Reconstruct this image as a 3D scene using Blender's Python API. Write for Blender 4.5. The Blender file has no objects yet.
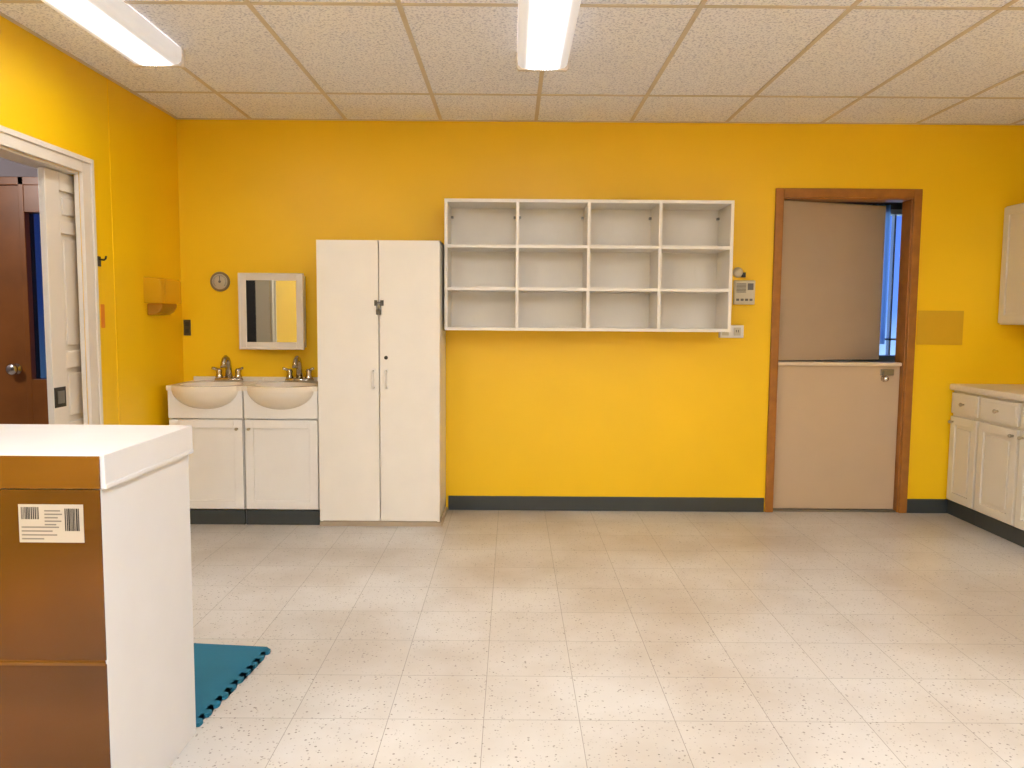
import bpy, bmesh, math, random
from mathutils import Vector, Matrix
random.seed(4)
scene = bpy.context.scene
COL = scene.collection
try:
    scene.view_settings.view_transform = 'Standard'
    scene.view_settings.look = 'None'
except Exception:
    pass

# ------------------------------------------------------------------ materials
def lin(c):
    return tuple(((v/255)/12.92 if v/255 <= 0.04045 else ((v/255+0.055)/1.055)**2.4) for v in c) + (1.0,)

def mat(name, rgb, rough=0.5, metal=0.0, vary=0.06, scale=6.0, bump=0.0, bscale=80.0, spec=0.5):
    m = bpy.data.materials.new(name); m.use_nodes = True
    nt = m.node_tree; N = nt.nodes; L = nt.links
    b = N["Principled BSDF"]
    b.inputs["Roughness"].default_value = rough
    b.inputs["Metallic"].default_value = metal
    b.inputs["Specular IOR Level"].default_value = spec
    tc = N.new("ShaderNodeTexCoord")
    nz = N.new("ShaderNodeTexNoise"); nz.inputs["Scale"].default_value = scale
    nz.inputs["Detail"].default_value = 4
    L.new(tc.outputs["Object"], nz.inputs["Vector"])
    r = N.new("ShaderNodeValToRGB")
    c = lin(rgb)
    r.color_ramp.elements[0].position = 0.3; r.color_ramp.elements[1].position = 0.7
    r.color_ramp.elements[0].color = tuple(v*(1-vary) for v in c[:3])+(1,)
    r.color_ramp.elements[1].color = tuple(min(1, v*(1+vary)) for v in c[:3])+(1,)
    L.new(nz.outputs["Fac"], r.inputs["Fac"]); L.new(r.outputs["Color"], b.inputs["Base Color"])
    if bump > 0:
        n2 = N.new("ShaderNodeTexNoise"); n2.inputs["Scale"].default_value = bscale
        L.new(tc.outputs["Object"], n2.inputs["Vector"])
        bp = N.new("ShaderNodeBump"); bp.inputs["Strength"].default_value = bump
        bp.inputs["Distance"].default_value = 0.002
        L.new(n2.outputs["Fac"], bp.inputs["Height"]); L.new(bp.outputs["Normal"], b.inputs["Normal"])
    return m

M = {}
M['yellow'] = mat('yellow_paint', (248,199,3), 0.42, vary=0.04, scale=1.5, bump=0.25, bscale=60)
M['offwhitewall'] = mat('off_white_paint', (226,222,214), 0.5, vary=0.03)
M['white'] = mat('white_melamine', (236,229,219), 0.35, vary=0.02)
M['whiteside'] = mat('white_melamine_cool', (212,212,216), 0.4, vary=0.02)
M['white2'] = mat('white_paint', (232,227,221), 0.4, vary=0.02)
M['trimw'] = mat('white_trim_paint', (225,214,200), 0.35, vary=0.02)
M['cream'] = mat('cream_plastic', (206,196,172), 0.4, vary=0.03)
M['creamcab'] = mat('cream_cabinet_paint', (226,218,204), 0.4, vary=0.02)
M['counter'] = mat('cream_laminate', (228,217,200), 0.3, vary=0.03, scale=40)
M['ceramic'] = mat('ceramic', (234,222,204), 0.12, vary=0.02)
M['base'] = mat('grey_vinyl_base', (56,60,60), 0.45, vary=0.08)
M['plinth'] = mat('beige_plinth', (172,154,132), 0.5, vary=0.05)
M['woodfr'] = mat('stained_door_frame', (156,98,34), 0.4, vary=0.18, scale=14)
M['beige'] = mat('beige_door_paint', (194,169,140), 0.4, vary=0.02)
M['beige_shaded'] = mat('beige_door_upper_shaded', (178,157,135), 0.35, vary=0.02)  # same door beige, darkened: the upper leaf's shade is in the colour
M['beigeedge'] = mat('beige_ledge', (220,200,174), 0.35, vary=0.02)
M['chrome'] = mat('chrome', (186,176,162), 0.1, 1.0, vary=0.02)
M['silver'] = mat('satin_silver', (215,210,205), 0.25, 1.0, vary=0.02)
M['brass'] = mat('aged_brass', (158,132,86), 0.3, 1.0, vary=0.05)
M['nickel'] = mat('pale_nickel', (196,184,162), 0.35, 1.0, vary=0.05)
M['steel'] = mat('brushed_steel', (140,138,135), 0.35, 1.0, vary=0.05)
M['darksteel'] = mat('dark_steel', (88,84,80), 0.35, 1.0, vary=0.05)
M['ring'] = mat('tan_metal_ring', (140,122,92), 0.4, 0.2, vary=0.05)
M['dark'] = mat('dark_plastic', (38,34,30), 0.4, vary=0.05)
M['outlet'] = mat('brown_outlet_plastic', (66,54,40), 0.35, vary=0.05)
M['blackink'] = mat('black_ink', (36,31,30), 0.6, vary=0.02)
M['greyink'] = mat('grey_ink', (110,105,100), 0.6, vary=0.02)
M['amber2'] = mat('dark_amber_plastic', (160,108,24), 0.25, vary=0.1)
M['ochre'] = mat('ochre_panel', (216,168,18), 0.5, vary=0.04)
M['dwood'] = mat('dark_wood_door', (138,84,36), 0.35, vary=0.15, scale=5)
M['teal'] = mat('teal_foam', (14,102,130), 0.75, vary=0.08, bump=0.6, bscale=250)
M['paper'] = mat('paper_label', (178,168,156), 0.6, vary=0.03)
M['dialwhite'] = mat('cream_dial', (204,190,166), 0.5, vary=0.02)
M['tag'] = mat('orange_tag', (226,130,30), 0.5)
M['greywall'] = mat('grey_wall_paint', (132,124,132), 0.6)
M['shaded_greywall'] = mat('grey_wall_shade_painted', (46,44,50), 0.6)  # grey wall with shade put into its colour, for a dark mirror strip
M['bluecurt'] = mat('blue_curtain', (60,100,200), 0.7, vary=0.15, scale=10)
M['tgrid'] = mat('tan_ceiling_grid', (208,194,176), 0.4, vary=0.05)
M['ltbody'] = mat('light_housing_white', (222,212,204), 0.4, vary=0.02)
M['amber'] = mat('amber_plastic', (232,192,44), 0.22, vary=0.05)
_nt=M['amber'].node_tree
_tr=_nt.nodes.new('ShaderNodeBsdfTransparent'); _tr.inputs[0].default_value=(1.0,0.92,0.7,1)
_mx=_nt.nodes.new('ShaderNodeMixShader'); _mx.inputs[0].default_value=0.72
_nt.links.new(_nt.nodes["Principled BSDF"].outputs[0],_mx.inputs[1]); _nt.links.new(_tr.outputs[0],_mx.inputs[2])
_nt.links.new(_mx.outputs[0],_nt.nodes["Material Output"].inputs[0])

def worn_board(name, ca, cb, cc_):
    m = bpy.data.materials.new(name); m.use_nodes=True
    nt=m.node_tree; N=nt.nodes; L=nt.links; b=N["Principled BSDF"]
    tc=N.new("ShaderNodeTexCoord"); mp=N.new("ShaderNodeMapping"); mp.inputs["Scale"].default_value=(0.8,1.0,1.6)
    L.new(tc.outputs["Object"],mp.inputs[0])
    nz=N.new("ShaderNodeTexNoise"); nz.inputs["Scale"].default_value=2.6; nz.inputs["Detail"].default_value=1.5; nz.inputs["Roughness"].default_value=0.4
    L.new(mp.outputs[0],nz.inputs["Vector"])
    r=N.new("ShaderNodeValToRGB"); e=r.color_ramp.elements
    e[0].position=0.3; e[0].color=lin(ca); e[1].position=0.7; e[1].color=lin(cc_); k_=e.new(0.5); k_.color=lin(cb)
    L.new(nz.outputs["Fac"],r.inputs[0]); L.new(r.outputs[0],b.inputs["Base Color"])
    b.inputs["Roughness"].default_value=0.26
    return m
M['brown'] = worn_board('brown_hardboard',(72,41,9),(85,49,11),(98,58,15))
M['brown2'] = worn_board('brown_edge_board',(96,58,15),(110,69,19),(122,78,25))

def mirror_mat():
    m = bpy.data.materials.new('mirror_glass'); m.use_nodes = True
    b = m.node_tree.nodes["Principled BSDF"]
    b.inputs["Base Color"].default_value = (0.68,0.70,0.60,1); b.inputs["Metallic"].default_value = 1
    b.inputs["Roughness"].default_value = 0.02
    return m
M['mirror'] = mirror_mat()

def glass_mat(name, tint):
    m = bpy.data.materials.new(name); m.use_nodes = True
    nt = m.node_tree; N = nt.nodes; L = nt.links
    N.remove(N["Principled BSDF"])
    t = N.new("ShaderNodeBsdfTransparent"); t.inputs[0].default_value = tint
    g = N.new("ShaderNodeBsdfGlossy"); g.inputs["Roughness"].default_value = 0.03
    mx = N.new("ShaderNodeMixShader"); mx.inputs[0].default_value = 0.06
    L.new(t.outputs[0], mx.inputs[1]); L.new(g.outputs[0], mx.inputs[2])
    L.new(mx.outputs[0], N["Material Output"].inputs[0])
    return m
M['glass'] = glass_mat('window_glass',(0.88,0.95,1,1))
M['glassblue'] = glass_mat('tinted_glass',(0.2,0.26,0.34,1))

def diffuser_mat(name, strength, edge, x1=0.085):
    m = bpy.data.materials.new(name); m.use_nodes = True
    nt = m.node_tree; N = nt.nodes; L = nt.links
    b = N["Principled BSDF"]
    b.inputs["Base Color"].default_value = (0.7,0.64,0.6,1)
    tc = N.new("ShaderNodeTexCoord"); sp = N.new("ShaderNodeSeparateXYZ")
    L.new(tc.outputs["Object"], sp.inputs[0])
    a = N.new("ShaderNodeMath"); a.operation='ABSOLUTE'; L.new(sp.outputs[0], a.inputs[0])
    r = N.new("ShaderNodeMapRange"); r.interpolation_type='SMOOTHERSTEP'
    r.inputs["From Min"].default_value=0.0; r.inputs["From Max"].default_value=x1
    r.inputs["To Min"].default_value=strength; r.inputs["To Max"].default_value=edge
    L.new(a.outputs[0], r.inputs["Value"])
    b.inputs["Emission Color"].default_value = (0.92,0.96,1.0,1)
    L.new(r.outputs["Result"], b.inputs["Emission Strength"])
    return m
M['diff'] = diffuser_mat('lit_acrylic_diffuser', 24.0, 0.4, 0.088)
M['diff_fill'] = diffuser_mat('added_fill_diffuser_bright', 92.0, 10.0, 0.115)  # for fixtures added behind the camera as unseen fill
M['diff_fill_mid'] = diffuser_mat('added_fill_diffuser_medium', 44.0, 6.0, 0.115)  # for a fixture added just out of frame to brighten the right side

def floor_mat():
    m = bpy.data.materials.new('speckled_vinyl_tile'); m.use_nodes = True
    nt = m.node_tree; N = nt.nodes; L = nt.links
    b = N["Principled BSDF"]
    tc = N.new("ShaderNodeTexCoord")
    mp = N.new("ShaderNodeMapping"); mp.inputs["Location"].default_value = (0.08,0.05,0)
    L.new(tc.outputs["Object"], mp.inputs[0])
    br = N.new("ShaderNodeTexBrick"); br.offset = 0; br.squash = 1
    br.inputs["Scale"].default_value = 1; br.inputs["Brick Width"].default_value = 0.295
    br.inputs["Row Height"].default_value = 0.295; br.inputs["Mortar Size"].default_value = 0.0013
    br.inputs["Mortar Smooth"].default_value = 0.2
    br.inputs["Color1"].default_value = lin((207,203,199)); br.inputs["Color2"].default_value = lin((202,197,192))
    br.inputs["Mortar"].default_value = lin((152,147,140))
    L.new(mp.outputs[0], br.inputs["Vector"])
    n1 = N.new("ShaderNodeTexNoise"); n1.inputs["Scale"].default_value = 1.15; n1.inputs["Detail"].default_value = 5
    n1.inputs["Roughness"].default_value = 0.55
    L.new(tc.outputs["Object"], n1.inputs["Vector"])
    r1 = N.new("ShaderNodeValToRGB")
    r1.color_ramp.elements[0].position=0.36; r1.color_ramp.elements[0].color=(0.72,0.65,0.57,1)
    r1.color_ramp.elements[1].position=0.58; r1.color_ramp.elements[1].color=(1,1,1,1)
    L.new(n1.outputs["Fac"], r1.inputs["Fac"])
    m1 = N.new("ShaderNodeMix"); m1.data_type='RGBA'; m1.blend_type='MULTIPLY'; m1.inputs[0].default_value=0.8
    L.new(br.outputs["Color"], m1.inputs[6]); L.new(r1.outputs["Color"], m1.inputs[7])
    last = m1.outputs[2]
    for sc, th, col, al in ((52,0.13,(114,105,98),0.75),(86,0.17,(148,139,130),0.7),(35,0.07,(90,81,74),0.85)):
        v = N.new("ShaderNodeTexVoronoi"); v.inputs["Scale"].default_value = sc
        L.new(tc.outputs["Object"], v.inputs["Vector"])
        sp = N.new("ShaderNodeSeparateColor"); L.new(v.outputs["Color"], sp.inputs[0])
        mth = N.new("ShaderNodeMath"); mth.operation='MULTIPLY'; mth.inputs[1].default_value=th*1.7
        L.new(sp.outputs[0], mth.inputs[0])
        lt = N.new("ShaderNodeMath"); lt.operation='LESS_THAN'
        L.new(v.outputs["Distance"], lt.inputs[0]); L.new(mth.outputs[0], lt.inputs[1])
        mm = N.new("ShaderNodeMath"); mm.operation='MULTIPLY'; mm.inputs[1].default_value=al
        L.new(lt.outputs[0], mm.inputs[0])
        mx = N.new("ShaderNodeMix"); mx.data_type='RGBA'
        L.new(mm.outputs[0], mx.inputs[0]); L.new(last, mx.inputs[6]); mx.inputs[7].default_value = lin(col)
        last = mx.outputs[2]
    L.new(last, b.inputs["Base Color"])
    b.inputs["Roughness"].default_value = 0.32
    return m
M['floor'] = floor_mat()

def ceil_mat():
    m = bpy.data.materials.new('fissured_acoustic_tile'); m.use_nodes = True
    nt = m.node_tree; N = nt.nodes; L = nt.links
    b = N["Principled BSDF"]; b.inputs["Roughness"].default_value = 0.9
    tc = N.new("ShaderNodeTexCoord")
    n1 = N.new("ShaderNodeTexNoise"); n1.inputs["Scale"].default_value = 95; n1.inputs["Detail"].default_value = 3
    L.new(tc.outputs["Object"], n1.inputs["Vector"])
    r1 = N.new("ShaderNodeValToRGB")
    e = r1.color_ramp.elements
    e[0].position=0.34; e[0].color=lin((204,205,222)); e[1].position=0.50; e[1].color=lin((248,248,255))
    L.new(n1.outputs["Fac"], r1.inputs["Fac"]); 
    v = N.new("ShaderNodeTexVoronoi"); v.inputs["Scale"].default_value=72
    L.new(tc.outputs["Object"], v.inputs["Vector"])
    lt = N.new("ShaderNodeMath"); lt.operation='LESS_THAN'; lt.inputs[1].default_value=0.2
    L.new(v.outputs["Distance"], lt.inputs[0])
    mx = N.new("ShaderNodeMix"); mx.data_type='RGBA'
    mm = N.new("ShaderNodeMath"); mm.operation='MULTIPLY'; mm.inputs[1].default_value=0.5
    L.new(lt.outputs[0], mm.inputs[0]); L.new(mm.outputs[0], mx.inputs[0])
    L.new(r1.outputs["Color"], mx.inputs[6]); mx.inputs[7].default_value = lin((166,162,172))
    L.new(mx.outputs[2], b.inputs["Base Color"])
    bp = N.new("ShaderNodeBump"); bp.inputs["Strength"].default_value=0.2; bp.inputs["Distance"].default_value=0.003
    L.new(n1.outputs["Fac"], bp.inputs["Height"]); L.new(bp.outputs["Normal"], b.inputs["Normal"])
    return m
M['ceil'] = ceil_mat()

# ------------------------------------------------------------------ builders
WL = {}

def finish(name, bm, mats, loc=(0,0,0), parent=None, bevel=0.0, smooth=False, seg=2):
    loc = Vector(loc)
    bmesh.ops.translate(bm, verts=bm.verts, vec=-loc)
    bmesh.ops.recalc_face_normals(bm, faces=bm.faces)
    me = bpy.data.meshes.new(name); bm.to_mesh(me); bm.free()
    for m_ in (mats if isinstance(mats,(list,tuple)) else [mats]):
        me.materials.append(M[m_] if isinstance(m_, str) else m_)
    if smooth:
        for p in me.polygons: p.use_smooth = True
    ob = bpy.data.objects.new(name, me); COL.objects.link(ob)
    WL[ob.name] = loc
    if parent is not None:
        ob.parent = parent; ob.location = loc - WL[parent.name]
    else:
        ob.location = loc
    if bevel > 0:
        bv = ob.modifiers.new('bevel','BEVEL'); bv.width = bevel; bv.segments = seg; bv.limit_method='ANGLE'
        bv.angle_limit = math.radians(40)
    return ob

def addbox(bm, b, mi=0):
    x0,x1,y0,y1,z0,z1 = b
    x0,x1 = sorted((x0,x1)); y0,y1 = sorted((y0,y1)); z0,z1 = sorted((z0,z1))
    vs = [bm.verts.new(p) for p in ((x0,y0,z0),(x1,y0,z0),(x1,y1,z0),(x0,y1,z0),(x0,y0,z1),(x1,y0,z1),(x1,y1,z1),(x0,y1,z1))]
    for f in ((0,3,2,1),(4,5,6,7),(0,1,5,4),(1,2,6,5),(2,3,7,6),(3,0,4,7)):
        fc = bm.faces.new([vs[i] for i in f]); fc.material_index = mi
    return vs

def boxes(name, bl, mats, parent=None, bevel=0.0, loc=None, seg=2):
    bm = bmesh.new()
    for b in bl:
        addbox(bm, b[:6], b[6] if len(b) > 6 else 0)
    if loc is None:
        xs=[v.co.x for v in bm.verts]; ys=[v.co.y for v in bm.verts]; zs=[v.co.z for v in bm.verts]
        loc = ((min(xs)+max(xs))/2, (min(ys)+max(ys))/2, min(zs))
    return finish(name, bm, mats, loc, parent, bevel, seg=seg)

def empty(name, loc, label=None, category=None, kind=None, parent=None):
    ob = bpy.data.objects.new(name, None); COL.objects.link(ob)
    ob.empty_display_size = 0.1
    WL[ob.name] = Vector(loc)
    if parent is not None:
        ob.parent = parent; ob.location = Vector(loc)-WL[parent.name]
    else: ob.location = loc
    if label: ob["label"]=label
    if category: ob["category"]=category
    if kind: ob["kind"]=kind
    return ob

def tag(ob, label, category, kind=None, group=None):
    ob["label"]=label; ob["category"]=category
    if kind: ob["kind"]=kind
    if group: ob["group"]=group
    return ob

def lathe(bm, prof, center, axis='Z', seg=28, mi=0, sx=1, sy=1):
    c = Vector(center)
    def P(r,h,a):
        u=r*math.cos(a)*sx; v=r*math.sin(a)*sy
        if axis=='Z': return c+Vector((u,v,h))
        if axis=='-Y': return c+Vector((u,-h,v))
        if axis=='X': return c+Vector((h,u,v))
        if axis=='-X': return c+Vector((-h,u,v))
    rings=[]
    for r,h in prof:
        if r<1e-6: rings.append([bm.verts.new(P(0,h,0))])
        else: rings.append([bm.verts.new(P(r,h,2*math.pi*i/seg)) for i in range(seg)])
    for a,b in zip(rings,rings[1:]):
        for i in range(seg):
            j=(i+1)%seg
            if len(a)==1 and len(b)==1: continue
            if len(a)==1: f=bm.faces.new((a[0],b[i],b[j]))
            elif len(b)==1: f=bm.faces.new((a[i],a[j],b[0]))
            else: f=bm.faces.new((a[i],a[j],b[j],b[i]))
            f.material_index=mi; f.smooth=True

def sweep(bm, pts, radii, n=12, mi=0):
    pts=[Vector(p) for p in pts]
    if not isinstance(radii,(list,tuple)): radii=[radii]*len(pts)
    rings=[]; prev=None
    for i,p in enumerate(pts):
        t=(pts[min(i+1,len(pts)-1)]-pts[max(i-1,0)]).normalized()
        if prev is None:
            up=Vector((0,0,1)) if abs(t.z)<0.9 else Vector((1,0,0))
            nrm=t.cross(up).normalized()
        else:
            nrm=(prev-t*prev.dot(t)).normalized()
        prev=nrm; bn=t.cross(nrm)
        rings.append([bm.verts.new(p+(nrm*math.cos(2*math.pi*k/n)+bn*math.sin(2*math.pi*k/n))*radii[i]) for k in range(n)])
    for a,b in zip(rings,rings[1:]):
        for k in range(n):
            f=bm.faces.new((a[k],a[(k+1)%n],b[(k+1)%n],b[k])); f.material_index=mi; f.smooth=True
    for rg in (rings[0],rings[-1]):
        f=bm.faces.new(rg); f.material_index=mi

def fmapY(y0):
    return lambda u0,u1,d0,d1,z0,z1: (u0,u1,y0-d0,y0-d1,z0,z1)
def fmapX(x0):
    return lambda u0,u1,d0,d1,z0,z1: (x0-d0,x0-d1,u0,u1,z0,z1)

def framed_door(name, fm, u0,u1,z0,z1, parent, m='white2', rail=0.055, raised=False, th=0.02, bevel=0.002):
    u0,u1=sorted((u0,u1))
    bl=[fm(u0,u0+rail,0,th,z0,z1), fm(u1-rail,u1,0,th,z0,z1),
        fm(u0+rail,u1-rail,0,th,z1-rail,z1), fm(u0+rail,u1-rail,0,th,z0,z0+rail),
        fm(u0+rail-0.004,u1-rail+0.004,0,th*0.45,z0+rail-0.004,z1-rail+0.004)]
    if raised:
        g=0.022
        bl.append(fm(u0+rail+g,u1-rail-g,0,th*0.85,z0+rail+g,z1-rail-g))
    return boxes(name, bl, m, parent, bevel)

def knob(fm_axis, center, parent, m='brass', r=0.014):
    bm=bmesh.new()
    lathe(bm,[(0.0,0),(0.006,0.0),(0.006,0.012),(r,0.018),(r,0.025),(r*0.6,0.03),(0,0.031)],center,fm_axis,18)
    return finish('knob',bm,m,center,parent)

# ------------------------------------------------------------------ room shell
XL, XR, YB, YN, H = -2.09, 3.40, 4.95, -2.5, 2.45
T = 0.12
OX0, OX1, OZ = 1.68, 2.50, 2.00
PY0, PY1, PZ = 2.93, 3.82, 1.92
def struct(ob, label, cat='wall'):
    ob["kind"]="structure"; ob["label"]=label; ob["category"]=cat; return ob

def wall_with(name, bl, m='yellow', label='', cat='wall'):
    return struct(boxes(name, bl, m, loc=(0,0,0)), label, cat)

wall_with('wall_north', [(XL-T,OX0,YB,YB+T,0,H),(OX1,XR+T,YB,YB+T,0,H),(OX0,OX1,YB,YB+T,OZ,H)], label='bright yellow painted wall with a door opening')
wall_with('wall_west', [(XL-T,XL,YN-T,PY0,0,H),(XL-T,XL,PY0,PY1,PZ,H),
    (XL-0.022,XL,PY1,YB,0,H),(XL-T,XL-0.098,PY1,YB,0,H),(XL-0.1,XL-0.02,4.75,YB,0,H)], label='bright yellow painted wall with a sliding door opening')
wall_with('wall_east', [(XR,XR+T,YN-T,YB,0,H)], label='bright yellow painted side wall')
wall_with('wall_south', [(XL,XR,YN-T,YN,0,H)], m='offwhitewall', label='off-white painted wall')
struct(boxes('floor',[(XL-2.9,XR+T,YN-T,7.0,-0.1,0)],'floor',loc=(0,0,0)),'off-white speckled vinyl tile floor, scuffed','floor')

bm=bmesh.new()
addbox(bm,(XL-T,XR+T,YN-T,YB+T,H,H+0.08),0)
GX, SX = 0.137, 0.587
GY, SY = 4.371, 1.222
k=-4
while GX+k*SX < XR:
    x=GX+k*SX
    if x>XL: addbox(bm,(x-0.0105,x+0.0105,YN,YB,H-0.004,H+0.01),1)
    k+=1
y=GY
while y>YN:
    addbox(bm,(XL,XR,y-0.0105,y+0.0105,H-0.0037,H+0.01),1); y-=SY
for b in ((XL,XL+0.02,YN,YB,H-0.004,H+0.01),(XL,XR,YB-0.018,YB,H-0.0038,H+0.01),(XR-0.02,XR,YN,YB,H-0.004,H+0.01)):
    addbox(bm,b,1)
struct(finish('ceiling',bm,['ceil','tgrid']),'suspended ceiling of fissured acoustic tiles in a tan grid','ceiling')

def base(name, b): struct(boxes(name,[b],'base',bevel=0.003),'dark grey vinyl cove baseboard','baseboard')
base('baseboard_north',(-0.405,1.628,YB-0.012,YB,0,0.092))
base('baseboard_north.001',(2.548,2.81,YB-0.012,YB,0,0.092))
base('baseboard_west',(XL,XL+0.012,PY1+0.1,4.54,0,0.092))
base('baseboard_south',(XL,XR,YN,YN+0.012,0,0.092))
base('baseboard_west.001',(XL,XL+0.012,YN+0.012,PY0-0.1,0,0.092))
base('baseboard_east',(XR-0.012,XR,YN+0.012,3.85,0,0.092))
struct(boxes('trim_3',[(XL,XL+0.003,4.118,4.124,0.1,H-0.005)],'yellow'),'thin yellow painted batten seam on the wall','trim')

struct(boxes('trim_1',[
    (XL,XL+0.018,PY1,PY1+0.095,0,PZ+0.075),(XL,XL+0.018,PY0-0.095,PY0,0,PZ+0.075),(XL,XL+0.018,PY0,PY1,PZ,PZ+0.075),
    (XL+0.018,XL+0.026,PY1+0.07,PY1+0.095,0,PZ+0.075),(XL+0.018,XL+0.026,PY0-0.095,PY0-0.07,0,PZ+0.075),(XL+0.018,XL+0.026,PY0-0.07,PY1+0.07,PZ+0.05,PZ+0.075),
    (XL-0.022,XL,PY1-0.006,PY1,0,PZ),(XL-T,XL,PY0,PY0+0.012,0,PZ),(XL-T,XL,PY0,PY1,PZ-0.012,PZ)],'trimw',bevel=0.003),'cream white moulded door casing','trim')
struct(boxes('trim_2',[
    (OX0-0.046,OX0+0.005,YB-0.018,YB,0,OZ+0.052),(OX1-0.005,OX1+0.046,YB-0.018,YB,0,OZ+0.052),(OX0+0.005,OX1-0.005,YB-0.018,YB,OZ-0.005,OZ+0.052),
    (OX0,OX0+0.012,YB,YB+T,0,OZ),(OX1-0.012,OX1,YB,YB+T,0,OZ),(OX0+0.012,OX1-0.012,YB,YB+T,OZ-0.012,OZ)],'woodfr',bevel=0.004),'brown stained wooden door casing and jamb','trim')

# ---- neighbouring room
wall_with('wall_annex_west',[(-4.9,-4.78,1.0,5.0,0,2.5)],'greywall','grey painted wall of the neighbouring room')
wall_with('wall_annex_south',[(-4.9,XL-T,0.88,1.0,0,2.5)],'shaded_greywall','grey wall of the neighbouring room, shade painted in')
wall_with('wall_annex_north',[(-4.9,-4.0,5.0,5.12,0,2.5),(-2.9,XL-T,5.0,5.12,0,2.5),(-4.0,-2.9,5.0,5.12,2.1,2.5)],'greywall','grey painted wall around a wooden door')
wall_with('ceiling_annex',[(-4.9,XL-T,0.88,5.12,2.5,2.6)],'greywall','plain ceiling of the neighbouring room','ceiling')

d3=empty('door_3',(-3.5,5.03,0),'brown wooden door with a narrow blue sidelight','door','structure')
boxes('door_frame',[(-4.0,-3.95,5.0,5.1,0,2.1),(-3.125,-3.09,5.0,5.1,0,2.1),(-2.98,-2.9,5.0,5.1,0,2.1),(-3.95,-2.98,5.0,5.1,2.05,2.1),
     (-3.09,-2.98,5.0,5.1,0,0.82),(-3.09,-2.98,5.0,5.1,1.88,2.05)],'dwood',d3,0.003)
boxes('door_leaf',[(-3.95,-3.125,5.02,5.06,0.005,2.05)],'dwood',d3,0.003)
boxes('sidelight_pane',[(-3.09,-2.98,5.05,5.055,0.82,1.88)],'glassblue',d3)
bm=bmesh.new(); lathe(bm,[(0,0),(0.036,0),(0.036,0.006),(0.014,0.012),(0.014,0.03),(0.034,0.04),(0.038,0.055),(0.026,0.066),(0,0.068)],(-3.195,5.02,0.885),'-Y',24)
finish('door_knob',bm,'silver',(-3.195,5.02,0.885),d3)

# ---- pocket door leaf
d2=empty('door_2',(XL-0.06,3.9,0.0),'white panelled sliding pocket door, partly open','door','structure')
y0,y1=3.615,4.45; xf=XL-0.045
st=0.115
pl=[(xf,xf-0.03,y0,y0+st,0.01,PZ-0.015),(xf,xf-0.03,y1-0.12,y1,0.01,PZ-0.015)]
rails=[(0.01,0.2),(0.62,0.72),(0.98,1.06),(1.62,1.68),(PZ-0.10,PZ-0.015)]
midy=y0+st+0.27
for a,b in rails: pl.append((xf,xf-0.03,y0+st,y1-0.12,a,b))
pl.append((xf,xf-0.03,midy,midy+0.1,0.01,PZ-0.015))
pl.append((xf-0.012,xf-0.02,y0+0.05,y1-0.05,0.05,PZ-0.05))
for (a,b),(c,d) in zip(rails,rails[1:]):
    pl.append((xf-0.004,xf-0.02,y0+st+0.03,midy-0.03,b+0.03,c-0.03))
    pl.append((xf-0.004,xf-0.02,midy+0.13,y1-0.15,b+0.03,c-0.03))
boxes('door_leaf',pl,'trimw',d2,0.003)
boxes('latch_plate',[(xf,xf+0.004,3.62,3.71,0.80,0.895),(xf+0.004,xf+0.007,3.64,3.695,0.818,0.877,1)],['dark','steel'],d2,0.001)

# ---- dutch door
d1=empty('door_1',(OX0,5.0,0),'beige two-part dutch door, upper half swung open','door','structure')
lo=empty('lower_leaf',(OX0+0.015,4.99,0),parent=d1)
boxes('leaf_panel',[(OX0+0.014,OX1-0.014,4.99,5.03,0.012,0.945)],'beige',lo,0.003)
boxes('ledge',[(OX0+0.014,OX1-0.014,4.965,5.05,0.945,0.968)],'beigeedge',lo,0.003)
boxes('latch',[(2.36,2.445,4.982,4.99,0.885,0.925),(2.375,2.43,4.972,4.984,0.893,0.917),(2.375,2.395,4.972,4.985,0.862,0.893)],'steel',lo,0.002)
bm=bmesh.new(); lathe(bm,[(0,0),(0.02,0),(0.02,0.006),(0.01,0.01),(0.01,0.02),(0.018,0.028),(0.014,0.038),(0,0.04)],(2.385,4.99,0.865),'-Y',20)
finish('door_knob',bm,'silver',(2.385,4.99,0.865),lo)
up=boxes('upper_leaf',[(0.0,0.785,0,0.04,0.975,1.986)],'beige_shaded',None,0.003,loc=(0,0,0))
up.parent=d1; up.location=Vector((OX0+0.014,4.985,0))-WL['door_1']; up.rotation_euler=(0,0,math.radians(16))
struct(boxes('trim_4',[(OX0,OX1,YB+0.005,YB+T,0,0.01)],'steel'),'metal door threshold','trim')

# ---- vestibule
wall_with('wall_vestibule_east',[(3.25,3.35,YB+T,6.3,0,2.5)],'greywall','dim wall of the entry vestibule')
wall_with('wall_vestibule_west',[(1.2,1.3,YB+T,6.3,0,2.5)],'greywall','dim wall of the entry vestibule')
wx0,wx1,wz0,wz1=2.45,3.15,0.93,2.10
wall_with('wall_vestibule_north',[(1.2,wx0,6.2,6.3,0,2.5),(wx1,3.35,6.2,6.3,0,2.5),(wx0,wx1,6.2,6.3,0,wz0),(wx0,wx1,6.2,6.3,wz1,2.5)],'greywall','dim vestibule wall with a window')
wall_with('ceiling_vestibule',[(1.2,3.35,YB+T,6.3,2.5,2.6)],'greywall','plain vestibule ceiling','ceiling')
w1=empty('window_1',(2.85,6.2,wz0),'white framed window glowing blue with daylight','window','structure')
boxes('window_frame',[(wx0,wx0+0.04,6.17,6.26,wz0,wz1),(wx1-0.04,wx1,6.17,6.26,wz0,wz1),(wx0,wx1,6.17,6.26,wz1-0.04,wz1),(wx0-0.03,wx1+0.03,6.12,6.26,wz0-0.02,wz0+0.03),
   (2.985,3.0,6.19,6.24,wz0,wz1),(wx0,wx1,6.19,6.24,1.08,1.095)],'white2',w1,0.003)
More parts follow.
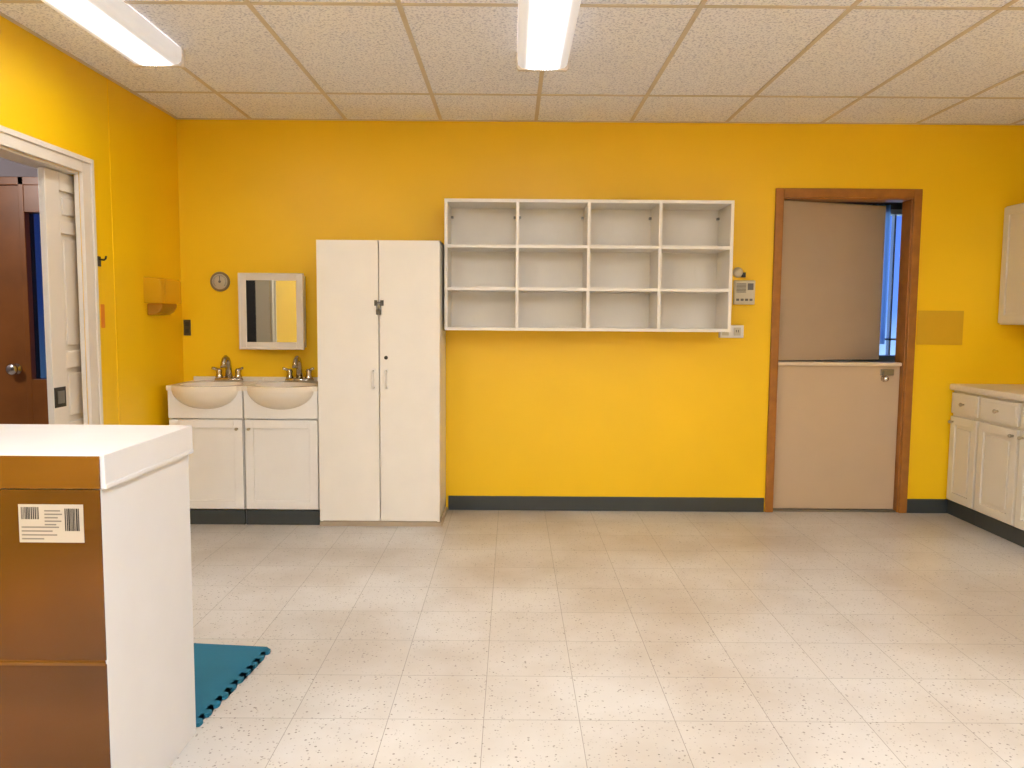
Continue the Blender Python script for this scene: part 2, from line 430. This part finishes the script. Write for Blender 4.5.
boxes('window_pane',[(wx0,wx1,6.22,6.225,wz0,wz1)],'glass',w1)
bm=bmesh.new(); rows=[]
n=60; xa,xb=2.5,2.935
for i in range(n+1):
    x=xa+(xb-xa)*i/n; yy=6.15+0.014*math.sin(i*0.95)
    rows.append((bm.verts.new((x,yy,wz0+0.12)),bm.verts.new((x,yy,wz1+0.03))))
for a,b in zip(rows,rows[1:]):
    f=bm.faces.new((a[0],b[0],b[1],a[1])); f.smooth=True
cu=finish('curtain',bm,'bluecurt',(2.7,6.15,1.05),w1)
cm_=cu.data.materials[0]; nt=cm_.node_tree
tr=nt.nodes.new('ShaderNodeBsdfTranslucent'); tr.inputs[0].default_value=(0.5,0.7,1.0,1)
mx=nt.nodes.new('ShaderNodeMixShader'); mx.inputs[0].default_value=0.88
nt.links.new(nt.nodes["Principled BSDF"].outputs[0],mx.inputs[1]); nt.links.new(tr.outputs[0],mx.inputs[2])
nt.links.new(mx.outputs[0],nt.nodes["Material Output"].inputs[0])

# ------------------------------------------------------------------ ceiling lights, seen ones and unseen fill
def light(cx,y0,y1,label,dm='diff'):
    e=empty('ceiling_light',((cx),(y0+y1)/2,H-0.004),label,'ceiling light')
    z=H-0.004
    boxes('housing',[(cx-0.10,cx+0.10,y0+0.012,y1-0.012,z-0.03,z)],'ltbody',e,0.002)
    prof=[(-0.116,0.0),(-0.116,-0.03),(-0.112,-0.056),(-0.099,-0.068),(-0.07,-0.072),(-0.035,-0.0745),(0,-0.075),(0.035,-0.0745),(0.07,-0.072),(0.099,-0.068),(0.112,-0.056),(0.116,-0.03),(0.116,0.0)]
    bm=bmesh.new()
    A=[bm.verts.new((cx+a,y0+0.012,z+b-0.0005)) for a,b in prof]; B=[bm.verts.new((cx+a,y1-0.012,z+b-0.0005)) for a,b in prof]
    for i in range(len(prof)-1):
        f=bm.faces.new((A[i],A[i+1],B[i+1],B[i])); f.smooth=True
    finish('diffuser',bm,dm,(cx,(y0+y1)/2,z),e)
    for yy in (y0,y1-0.026):
        bm=bmesh.new()
        pr=[(-0.12,0),(-0.12,-0.064),(-0.11,-0.077),(0.11,-0.077),(0.12,-0.064),(0.12,0)]
        A=[bm.verts.new((cx+a,yy,z+b)) for a,b in pr]; B=[bm.verts.new((cx+a,yy+0.026,z+b)) for a,b in pr]
        bm.faces.new(A); bm.faces.new(B)
        for i in range(len(pr)):
            j=(i+1)%len(pr); bm.faces.new((A[i],A[j],B[j],B[i]))
        finish('end_cap',bm,'ltbody',(cx,yy,z),e,0.002)
    return e
lab='fluorescent wraparound light on the acoustic tile ceiling, lit'
for cx,ya,dm in ((0.130,2.48,'diff'),(-1.63,2.46,'diff'),(0.137,0.02,'diff_fill'),(-1.62,-0.1,'diff_fill'),(0.137,-2.3,'diff_fill'),(1.9,-1.5,'diff_fill'),(1.9,1.38,'diff_fill_mid')):  # first two are in view; the rest are added unseen for brightness
    light(cx,ya,ya+1.23,lab,dm)
al=bpy.data.lights.new('annex_fill_light','POINT'); al.energy=62; al.shadow_soft_size=0.12; al.color=(1,0.95,0.92)  # added point light for the neighbouring room, with no fixture modelled
ao=bpy.data.objects.new('annex_fill_light',al); ao.location=(-3.7,3.4,2.3); COL.objects.link(ao)

# ------------------------------------------------------------------ tall cabinet
tc=empty('storage_cupboard',(-0.78,4.75,0),'tall white two-door cupboard with padlocked hasp','cupboard')
cx0,cx1,cf,cz=-1.132,-0.421,4.55,1.677
boxes('body',[(cx0,cx0+0.018,cf,YB-0.004,0.0,cz),(cx1-0.018,cx1,cf,YB-0.004,0.0,cz),(cx0,cx1,cf,YB-0.004,cz-0.018,cz),(cx0,cx1,cf,YB-0.004,0.03,0.05),
   (cx0,cx1,YB-0.012,YB-0.004,0.03,cz)],'white',tc,0.0015)
boxes('plinth',[(cx0+0.018,cx1-0.018,cf-0.012,cf+0.006,0,0.03),(cx0,cx1,cf-0.02,cf-0.004,0,0.026),(cx1,cx1+0.012,cf-0.02,YB-0.014,0,0.02)],'plinth',tc,0.002)
cm=-0.773
for a,b,hx,in ((cx0+0.001,cm-0.0025,-0.807),(cm+0.0025,cx1-0.001,-0.733)):
    dr=boxes('door',[(a,b,cf-0.02,cf-0.001,0.033,cz-0.002)],'white',tc,0.002)
    bm=bmesh.new()
    pts=[(hx,cf-0.02,0.825),(hx,cf-0.04,0.828),(hx,cf-0.047,0.842),(hx,cf-0.047,0.905),(hx,cf-0.04,0.919),(hx,cf-0.02,0.922)]
    sweep(bm,pts,0.007,10)
    addbox(bm,(hx-0.011,hx+0.011,cf-0.025,cf-0.02,0.812,0.838)); addbox(bm,(hx-0.011,hx+0.011,cf-0.025,cf-0.02,0.910,0.936))
    finish('handle',bm,'white2',(hx,cf-0.02,0.87),dr)['label']='white plastic bow handle'
    if hx>-0.77:
        bm=bmesh.new(); lathe(bm,[(0,0),(0.011,0),(0.011,0.004),(0.006,0.005),(0,0.005)],(-0.733,cf-0.02,1.0),'-Y',16)
        finish('keyhole',bm,'dark',(-0.733,cf-0.02,1.0),dr)
boxes('hasp',[(-0.799,-0.781,cf-0.024,cf-0.02,1.300,1.332),(-0.765,-0.745,cf-0.024,cf-0.02,1.300,1.332),(-0.793,-0.750,cf-0.029,cf-0.024,1.309,1.322)],'darksteel',tc,0.001)
pk=empty('padlock',(-0.771,cf-0.035,1.25),parent=tc)
boxes('padlock_body',[(-0.786,-0.757,cf-0.043,cf-0.026,1.248,1.279)],'darksteel',pk,0.003)
bm=bmesh.new(); sweep(bm,[(-0.782,cf-0.035,1.275),(-0.782,cf-0.035,1.30),(-0.778,cf-0.035,1.31),(-0.771,cf-0.035,1.314),(-0.764,cf-0.035,1.31),(-0.760,cf-0.035,1.30),(-0.760,cf-0.035,1.275)],0.0035,8)
finish('shackle',bm,'steel',(-0.771,cf-0.035,1.29),pk)

# ------------------------------------------------------------------ wall shelf
sh=empty('wall_shelf',(0.445,YB,1.16),'white twelve-compartment cubby shelf mounted on the yellow wall','shelf')
sx0,sx1,sf,sz0,sz1=-0.405,1.30,4.655,1.16,1.932
t=0.019
boxes('body',[(sx0,sx0+t,sf,YB-0.003,sz0,sz1),(sx1-t,sx1,sf,YB-0.003,sz0,sz1),(sx0+t,sx1-t,sf,YB-0.003,sz1-t,sz1),(sx0+t,sx1-t,sf,YB-0.003,sz0,sz0+t)],'white',sh,0.0012)
boxes('back_panel',[(sx0+t,sx1-t,YB-0.012,YB-0.004,sz0+t,sz1-t)],'white',sh)
cw=(sx1-sx0-t)/4
shz=[1.407,1.657]
for i in range(1,4):
    x=sx0+i*cw
    boxes('divider',[(x,x+t,sf+0.001,YB-0.012,sz0+t,sz1-t)],'white',sh,0.0012)
for i in range(4):
    for z in shz:
        boxes('shelf_board',[(sx0+i*cw+t,sx0+(i+1)*cw,sf+0.004,YB-0.012,z-t/2,z+t/2)],'white',sh,0.0012)
for i in range(4):
    for sgn in (0,1):
        x=sx0+i*cw+t if sgn==0 else sx0+(i+1)*cw
        z=1.85
        boxes('bracket',[(x+(0 if sgn==0 else -0.014),x+(0.014 if sgn==0 else 0),YB-0.04,YB-0.012,z,z+0.014)],'steel',sh,0.001)

# ------------------------------------------------------------------ medicine cabinet
mc=empty('medicine_cabinet',(-1.49,YB,1.03),'white framed mirror cabinet hung above the sinks','mirror cabinet')
boxes('body',[(-1.675,-1.305,4.855,YB-0.002,1.04,1.49)],'white2',mc,0.002)
fr=0.045
dm=boxes('door',[(-1.69,-1.69+fr,4.835,4.855,1.03,1.50),(-1.29-fr,-1.29,4.835,4.855,1.03,1.50),(-1.69+fr,-1.29-fr,4.835,4.855,1.50-fr,1.50),(-1.69+fr,-1.29-fr,4.835,4.855,1.03,1.03+fr),
   (-1.69,-1.68,4.828,4.836,1.03,1.50),(-1.30,-1.29,4.828,4.836,1.03,1.50),(-1.68,-1.30,4.828,4.836,1.49,1.50),(-1.68,-1.30,4.828,4.836,1.03,1.04)],'trimw',mc,0.003)
boxes('mirror_glass',[(-1.69+fr,-1.29-fr,4.842,4.850,1.03+fr,1.50-fr)],'mirror',dm)

# ------------------------------------------------------------------ vanities
def boolean_apply(ob, ops):
    for o2,op in ops:
        md=ob.modifiers.new('b','BOOLEAN'); md.operation=op; md.object=o2; md.solver='EXACT'
    bpy.context.view_layer.update()
    dg=bpy.context.evaluated_depsgraph_get()
    me=bpy.data.meshes.new_from_object(ob.evaluated_get(dg))
    ob.modifiers.clear(); ob.data=me
    for o2,_ in ops: bpy.data.objects.remove(o2)

def ellipsoid(cx,cy,cz_,rx,ry,rz,zmax=None,seg=64,rings=32):
    bm=bmesh.new(); bmesh.ops.create_uvsphere(bm,u_segments=seg,v_segments=rings,radius=1)
    bmesh.ops.scale(bm,vec=(rx,ry,rz),verts=bm.verts); bmesh.ops.translate(bm,vec=(cx,cy,cz_),verts=bm.verts)
    if zmax is not None:
        bmesh.ops.bisect_plane(bm,geom=bm.verts[:]+bm.edges[:]+bm.faces[:],plane_co=(0,0,zmax),plane_no=(0,0,1),clear_outer=True)
        bmesh.ops.holes_fill(bm,edges=[e for e in bm.edges if e.is_boundary])
    return bm

def vanity(x0,x1,knobside):
    cx=(x0+x1)/2
    v=empty('vanity',(cx,4.76,0),'white bathroom vanity with a bow-front ceramic sink','vanity')
    yf=4.565
    boxes('body',[(x0+0.003,x0+0.02,yf,YB-0.003,0.09,0.80),(x1-0.02,x1-0.003,yf,YB-0.003,0.09,0.80),(x0+0.02,x1-0.02,yf,YB-0.003,0.09,0.105),
       (x0+0.02,x1-0.02,YB-0.015,YB-0.003,0.105,0.62),(x0+0.003,x1-0.003,yf-0.018,yf,0.635,0.80)],'white2',v,0.002)
    boxes('toe_kick',[(x0+0.003,x1-0.003,yf-0.016,yf+0.004,0,0.085)],'base',v,0.002)
    dr=framed_door('door',fmapY(yf-0.0005),x0+0.006,x1-0.006,0.095,0.628,v,rail=0.05,th=0.018)
    kx = x1-0.035 if knobside>0 else x0+0.035
    knob('-Y',(kx,yf-0.0185,0.575),dr,'nickel',0.009)
    top=boxes('sink_top',[(x0,x1,4.535,YB-0.003,0.80,0.828)],'ceramic',v,loc=(cx,4.76,0.80))
    cyb=4.60
    def tmp(bm): return finish('tmp',bm,'ceramic')
    bm=bmesh.new(); lathe(bm,[(0,0),(1,0),(1,0.028),(0,0.028)],(0,0,0),'Z',64)
    bmesh.ops.scale(bm,vec=(0.214,0.142,1),verts=bm.verts); bmesh.ops.translate(bm,vec=(cx,cyb,0.80),verts=bm.verts)
    rim=tmp(bm)
    bel=tmp(ellipsoid(cx,cyb,0.81,0.212,0.140,0.130,0.812))
    inn=tmp(ellipsoid(cx,4.66,0.84,0.182,0.168,0.115))
    boolean_apply(top,[(rim,'UNION'),(bel,'UNION'),(inn,'DIFFERENCE')])
    for p in top.data.polygons: p.use_smooth=True
    bv=top.modifiers.new('bevel','BEVEL'); bv.width=0.005; bv.segments=3; bv.limit_method='ANGLE'; bv.angle_limit=math.radians(35)
    top.modifiers.new('wn','WEIGHTED_NORMAL')
    boxes('backsplash',[(x0,x1,YB-0.02,YB-0.003,0.827,0.852)],'ceramic',v,0.003)
    bm=bmesh.new(); lathe(bm,[(0,0),(0.022,0),(0.022,0.004),(0.01,0.005),(0,0.002)],(cx,4.66,0.7265),'Z',20)
    finish('drain',bm,'chrome',(cx,4.66,0.7265),v)
    f=empty('faucet',(cx+0.015,4.885,0.828),parent=v)
    fx,fy=cx+0.02,4.885
    bm=bmesh.new(); lathe(bm,[(0,0),(0.090,0),(0.090,0.014),(0.080,0.022),(0,0.023)],(fx,fy,0.828),'Z',32,sy=0.38)
    finish('base_plate',bm,'chrome',(fx,fy,0.828),f)
    bm=bmesh.new()
    sweep(bm,[(fx,fy,0.845),(fx,fy,0.91),(fx,fy-0.005,0.945),(fx,fy-0.022,0.968),(fx,fy-0.045,0.977),(fx,fy-0.07,0.968),(fx,fy-0.088,0.945),(fx,fy-0.094,0.918)],[0.022,0.0185,0.0175,0.017,0.0165,0.016,0.016,0.017],14)
    finish('spout',bm,'chrome',(fx,fy,0.845),f)
    for s in (-1,1):
        bm=bmesh.new(); hx=fx+s*0.060
        lathe(bm,[(0,0),(0.025,0),(0.023,0.012),(0.016,0.03),(0.020,0.048),(0.014,0.062),(0,0.064)],(hx,fy,0.845),'Z',18)
        sweep(bm,[(hx,fy,0.896),(hx+s*0.014,fy-0.012,0.905),(hx+s*0.036,fy-0.028,0.912)],[0.010,0.009,0.008],8)
        finish('lever',bm,'chrome',(hx,fy,0.845),f)
    return v
vanity(-2.020,-1.578,1); vanity(-1.576,-1.136,-1)

# ------------------------------------------------------------------ small wall items
wt=empty('wall_thermometer',(-1.84,YB,1.45),'small round dial thermometer on the yellow wall','thermometer')
c=(-1.84,YB,1.45)
bm=bmesh.new(); lathe(bm,[(0,0),(0.06,0),(0.062,0.012),(0.058,0.02),(0.05,0.021),(0.048,0.014),(0,0.014)],c,'-Y',40)
finish('case',bm,'ring',c,wt)
bm=bmesh.new(); lathe(bm,[(0.0,0.0145),(0.048,0.0145),(0.048,0.0155),(0,0.0155)],c,'-Y',40)
for i in range(24):
    a=math.radians(-40+i*260/23); r1,r2=(0.034,0.043)
    px,pz=math.cos(a),math.sin(a)
    tx,tz=-pz,px; w=0.0012
    v=[bm.verts.new((c[0]+px*r+tx*s*w,YB-0.0165,c[2]+pz*r+tz*s*w)) for r,s in ((r1,-1),(r1,1),(r2,1),(r2,-1))]
    fc=bm.faces.new(v); fc.material_index=1
finish('dial',bm,['dialwhite','greyink'],c,wt)
bm=bmesh.new(); lathe(bm,[(0,0.016),(0.008,0.016),(0.008,0.02),(0.006,0.021),(0,0.021)],c,'-Y',24)
addbox(bm,(c[0]-0.002,c[0]+0.002,YB-0.0195,YB-0.0175,c[2],c[2]+0.036))
finish('needle',bm,'greyink',c,wt)

ad=empty('towel_dispenser',(XL,4.57,1.23),'translucent amber plastic paper dispenser on the yellow wall','dispenser')
def prism(bm,pts_xz,y0,y1,mi=0):
    A=[bm.verts.new((x,y0,z)) for x,z in pts_xz]; B=[bm.verts.new((x,y1,z)) for x,z in pts_xz]
    fa=bm.faces.new(A); fb=bm.faces.new(B); fa.material_index=fb.material_index=mi
    for i in range(len(A)):
        j=(i+1)%len(A); f=bm.faces.new((A[i],A[j],B[j],B[i])); f.material_index=mi
bm=bmesh.new()
prism(bm,[(XL-0.001,1.455),(XL+0.085,1.45),(XL+0.10,1.435),(XL+0.10,1.305),(XL-0.001,1.305)],4.44,4.72)
finish('cover',bm,'amber',(XL,4.57,1.30),ad,0.006)
bm=bmesh.new(); prism(bm,[(XL-0.001,1.304),(XL+0.09,1.304),(XL+0.085,1.28),(XL+0.07,1.255),(XL+0.045,1.24),(XL-0.001,1.235)],4.48,4.68)
finish('tray',bm,'amber2',(XL,4.57,1.23),ad,0.008,seg=3)

so=empty('wall_outlet',(-2.055,YB,1.115),'dark brown electrical outlet near the wall corner','outlet')
boxes('cover_plate',[(-2.08,-2.035,YB-0.006,YB,1.11,1.21)],'outlet',so,0.002)
boxes('socket',[(-2.07,-2.045,YB-0.009,YB-0.005,1.168,1.198),(-2.07,-2.045,YB-0.009,YB-0.005,1.122,1.152)],'dark',so,0.002)

hk=bmesh.new()
addbox(hk,(XL,XL+0.006,3.955,3.985,1.48,1.53)); sweep(hk,[(XL+0.004,3.97,1.515),(XL+0.03,3.97,1.512),(XL+0.038,3.97,1.52),(XL+0.04,3.97,1.532)],0.005,8)
tag(finish('wall_hook',hk,'dark',(XL,3.97,1.48),None,0.001),'small dark metal hook beside the white door casing','hook')
tg=boxes('paper_tag',[(XL-0.001,XL+0.002,3.975,4.01,1.17,1.29)],'tag',None)
tag(tg,'narrow orange paper tag taped to the yellow wall','tag')

oc=boxes('blank_wall_panel',[(2.56,2.85,YB-0.004,YB,1.085,1.30)],'ochre',None,0.001)
tag(oc,'flat ochre rectangular panel on the yellow wall','panel')

ic=empty('intercom',(1.455,YB,1.33),'cream wall intercom with speaker grille and buttons','intercom')
boxes('body',[(1.39,1.52,YB-0.03,YB+0.001,1.33,1.48)],'cream',ic,0.005)
bl=[]
for i in range(7):
    z=1.405+i*0.0085; bl.append((1.402,1.462,YB-0.0312,YB-0.0298,z,z+0.004))
boxes('speaker_grille',bl,'greyink',ic)
boxes('screen',[(1.472,1.508,YB-0.032,YB-0.0295,1.42,1.462)],'greyink',ic,0.001)
boxes('button',[(1.402+i*0.028,1.420+i*0.028,YB-0.034,YB-0.029,1.352,1.366) for i in range(4)],'greyink',ic,0.001)
bm=bmesh.new(); cc=(1.415,YB,1.53)
lathe(bm,[(0,0),(0.032,0),(0.032,0.008),(0.027,0.018),(0.014,0.026),(0,0.028)],cc,'-Y',28)
addbox(bm,(1.435,1.462,YB-0.015,YB,1.50,1.53),1)
tag(finish('door_bell',bm,['cream','dark'],cc),'small round cream chime mounted above the intercom','bell')
ob=empty('switch_box',(1.38,YB,1.115),'white surface-mounted box with two outlets under the intercom','outlet box')
boxes('box',[(1.305,1.455,YB-0.035,YB,1.12,1.20)],'white2',ob,0.004)
for x in (1.33,1.405):
    boxes('socket',[(x-0.012,x+0.03,YB-0.038,YB-0.034,1.135,1.185),(x,x+0.004,YB-0.0388,YB-0.037,1.155,1.17,1),(x+0.013,x+0.017,YB-0.0388,YB-0.037,1.155,1.17,1)],['cream','dark'],ob)

# ------------------------------------------------------------------ base cabinets
bf=2.815
def base_unit(y0,y1,ndoors):
    u=empty('base_cabinet',((bf+XR)/2,(y0+y1)/2,0),'cream raised-panel base cabinet with drawers above doors','cabinet')
    boxes('body',[(bf,XR-0.003,y0+0.001,y1-0.001,0.09,0.80)],'creamcab',u,0.002)
    boxes('toe_kick',[(bf-0.004,XR-0.003,y0+0.001,y1-0.001,0,0.089)],'base',u,0.002)
    w=(y1-y0)/ndoors; fm=fmapX(bf-0.0005)
    for i in range(ndoors):
        a=y0+i*w+0.012; b=y0+(i+1)*w-0.012
        dw=boxes('drawer',[fm(a,b,0,0.018,0.655,0.785),fm(a+0.02,b-0.02,0.018,0.021,0.675,0.765)],'creamcab',u,0.003)
        knob('-X',(bf-0.021,(a+b)/2,0.72),dw,'nickel',0.012)
        dr=framed_door('door',fm,a,b,0.10,0.635,u,m='creamcab',rail=0.05,raised=True)
        kk=a+0.03 if i%2 else b-0.03
        knob('-X',(bf-0.0205,kk,0.60),dr,'nickel',0.010)
base_unit(4.645,4.945,1); base_unit(3.885,4.645,2)
ct=boxes('countertop',[(2.785,XR-0.002,3.87,YB-0.002,0.80,0.838)],'counter',None,0.006,seg=3)
tag(ct,'cream laminate countertop over the base cabinets','countertop')
uf=3.08
uc=empty('upper_cabinet',((uf+XR)/2,4.5,1.215),'cream wall-hung cupboard above the countertop','cabinet')
boxes('body',[(uf,XR-0.002,4.05,YB-0.001,1.215,1.95)],'creamcab',uc,0.002)
fm=fmapX(uf-0.0005)
for a,b,kk in ((4.51,4.935,4.54),(4.065,4.49,4.46)):
    dr=framed_door('door',fm,a,b,1.225,1.94,uc,m='creamcab',rail=0.05,raised=True)
    knob('-X',(uf-0.0205,kk,1.27),dr,'nickel',0.012)

# ------------------------------------------------------------------ near cabinet
kx0,kx1,ky0,ky1=-1.93,-0.932,1.745,2.225
kc=empty('storage_cabinet',((kx0+kx1)/2,(ky0+ky1)/2,0),'white cabinet turned around, showing its brown hardboard back','cabinet')
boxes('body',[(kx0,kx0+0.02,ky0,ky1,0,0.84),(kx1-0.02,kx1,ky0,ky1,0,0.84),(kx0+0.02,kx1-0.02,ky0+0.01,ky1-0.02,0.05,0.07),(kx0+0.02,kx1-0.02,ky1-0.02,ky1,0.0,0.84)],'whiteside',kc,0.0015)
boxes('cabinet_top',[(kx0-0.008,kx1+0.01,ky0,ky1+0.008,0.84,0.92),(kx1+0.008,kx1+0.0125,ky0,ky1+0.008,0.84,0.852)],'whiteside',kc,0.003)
boxes('top_edge_board',[(kx0-0.004,kx1-0.0,ky0-0.006,ky0,0.842,0.917)],'brown2',kc,0.001)
boxes('back_panel',[(kx0+0.001,kx1-0.001,ky0-0.004,ky0,0.44,0.84),(kx0+0.001,kx1-0.001,ky0-0.004,ky0,0.0,0.43),(kx0+0.001,kx1-0.004,ky0-0.003,ky0,0.425,0.445,1),
   (kx0+0.001,kx1-0.001,ky0-0.008,ky0-0.004,0.428,0.436,1)],['brown','brown2'],kc,0.001)
lb=[(-1.119,-0.972,ky0-0.0052,ky0-0.004,0.718,0.806,0)]
yk0,yk1=ky0-0.0057,ky0-0.0051
x=-1.113
rnd=random.Random(2)
while x<-1.072:
    w=rnd.choice((0.001,0.0018,0.0025)); lb.append((x,x+w,yk0,yk1,0.772,0.80,1)); x+=w+rnd.choice((0.0012,0.002))
x=-1.014
while x<-0.982:
    w=rnd.choice((0.0015,0.0025,0.0035)); lb.append((x,x+w,yk0,yk1,0.745,0.797,1)); x+=w+rnd.choice((0.0012,0.002))
for i,(l) in enumerate((0.036,0.04,0.03,0.038,0.026)):
    lb.append((-1.06,-1.06+l,yk0,yk1,0.79-i*0.008,0.793-i*0.008,2))
for i,(l) in enumerate((0.085,0.07,0.08,0.05)):
    lb.append((-1.113,-1.113+l,yk0,yk1,0.752-i*0.009,0.755-i*0.009,2))
boxes('shipping_label',lb,['paper','blackink','greyink'],kc)['label']='white paper label with black barcodes'

# ------------------------------------------------------------------ foam mat
def mat_obj():
    W=0.565
    pts=[]
    per=0.0565; n=10
    def edge(ox,oy,dx,dy,nx,ny):
        out=[]
        for i in range(n):
            s=i*per
            for a,h in ((0.017,0),(0.012,0.013),(0.016,0.021),(0.028,0.023),(0.040,0.021),(0.044,0.013),(0.039,0)):
                q=s+a; out.append((ox+dx*q+nx*h, oy+dy*q+ny*h))
        return out
    pts+=[(0,0)]+edge(0,0,0,1,1,0)+[(0,W)]
    pts+=[(-W,W)]+[(-W,0)]
    bm=bmesh.new()
    top=[bm.verts.new((x,y,0.012)) for x,y in pts]; bot=[bm.verts.new((x,y,0.0)) for x,y in pts]
    f1=bm.faces.new(top); f2=bm.faces.new(bot)
    for i in range(len(pts)):
        j=(i+1)%len(pts); bm.faces.new((top[i],top[j],bot[j],bot[i]))
    bmesh.ops.triangulate(bm,faces=[f1,f2])
    o=finish('foam_mat',bm,'teal',(0,0,0))
    o.location=(-0.957,2.240,0.001); o.rotation_euler=(0,0,math.radians(-5.5))
    tag(o,'teal interlocking foam floor mat with puzzle edge','floor mat')
mat_obj()

# ------------------------------------------------------------------ world, camera
w=bpy.data.worlds.new('world'); scene.world=w; w.use_nodes=True
nt=w.node_tree; bg=nt.nodes['Background']; bg.inputs[1].default_value=1.5
tcw=nt.nodes.new('ShaderNodeTexCoord'); spw=nt.nodes.new('ShaderNodeSeparateXYZ'); nt.links.new(tcw.outputs['Generated'],spw.inputs[0])
mrw=nt.nodes.new('ShaderNodeMapRange'); mrw.inputs['From Min'].default_value=-0.06; mrw.inputs['From Max'].default_value=0.14
nt.links.new(spw.outputs[2],mrw.inputs['Value'])
crw=nt.nodes.new('ShaderNodeValToRGB')
e=crw.color_ramp.elements
e[0].position=0; e[0].color=(0.55,0.78,1.0,1); e[1].position=1; e[1].color=(0.10,0.2,0.7,1)
m_=e.new(0.35); m_.color=(0.16,0.32,0.88,1)
nt.links.new(mrw.outputs['Result'],crw.inputs[0]); nt.links.new(crw.outputs[0],bg.inputs[0])
cam=bpy.data.cameras.new('camera'); cam.sensor_width=36; cam.lens=780/1024*36; cam.clip_start=0.05
co=bpy.data.objects.new('camera',cam); COL.objects.link(co)
th=math.atan(66/780)
co.matrix_world=Matrix.Translation((0,0,1.235)) @ Matrix.Rotation(math.pi/2-th,4,'X') @ Matrix.Rotation(0.0070,4,'Z')
scene.camera=co
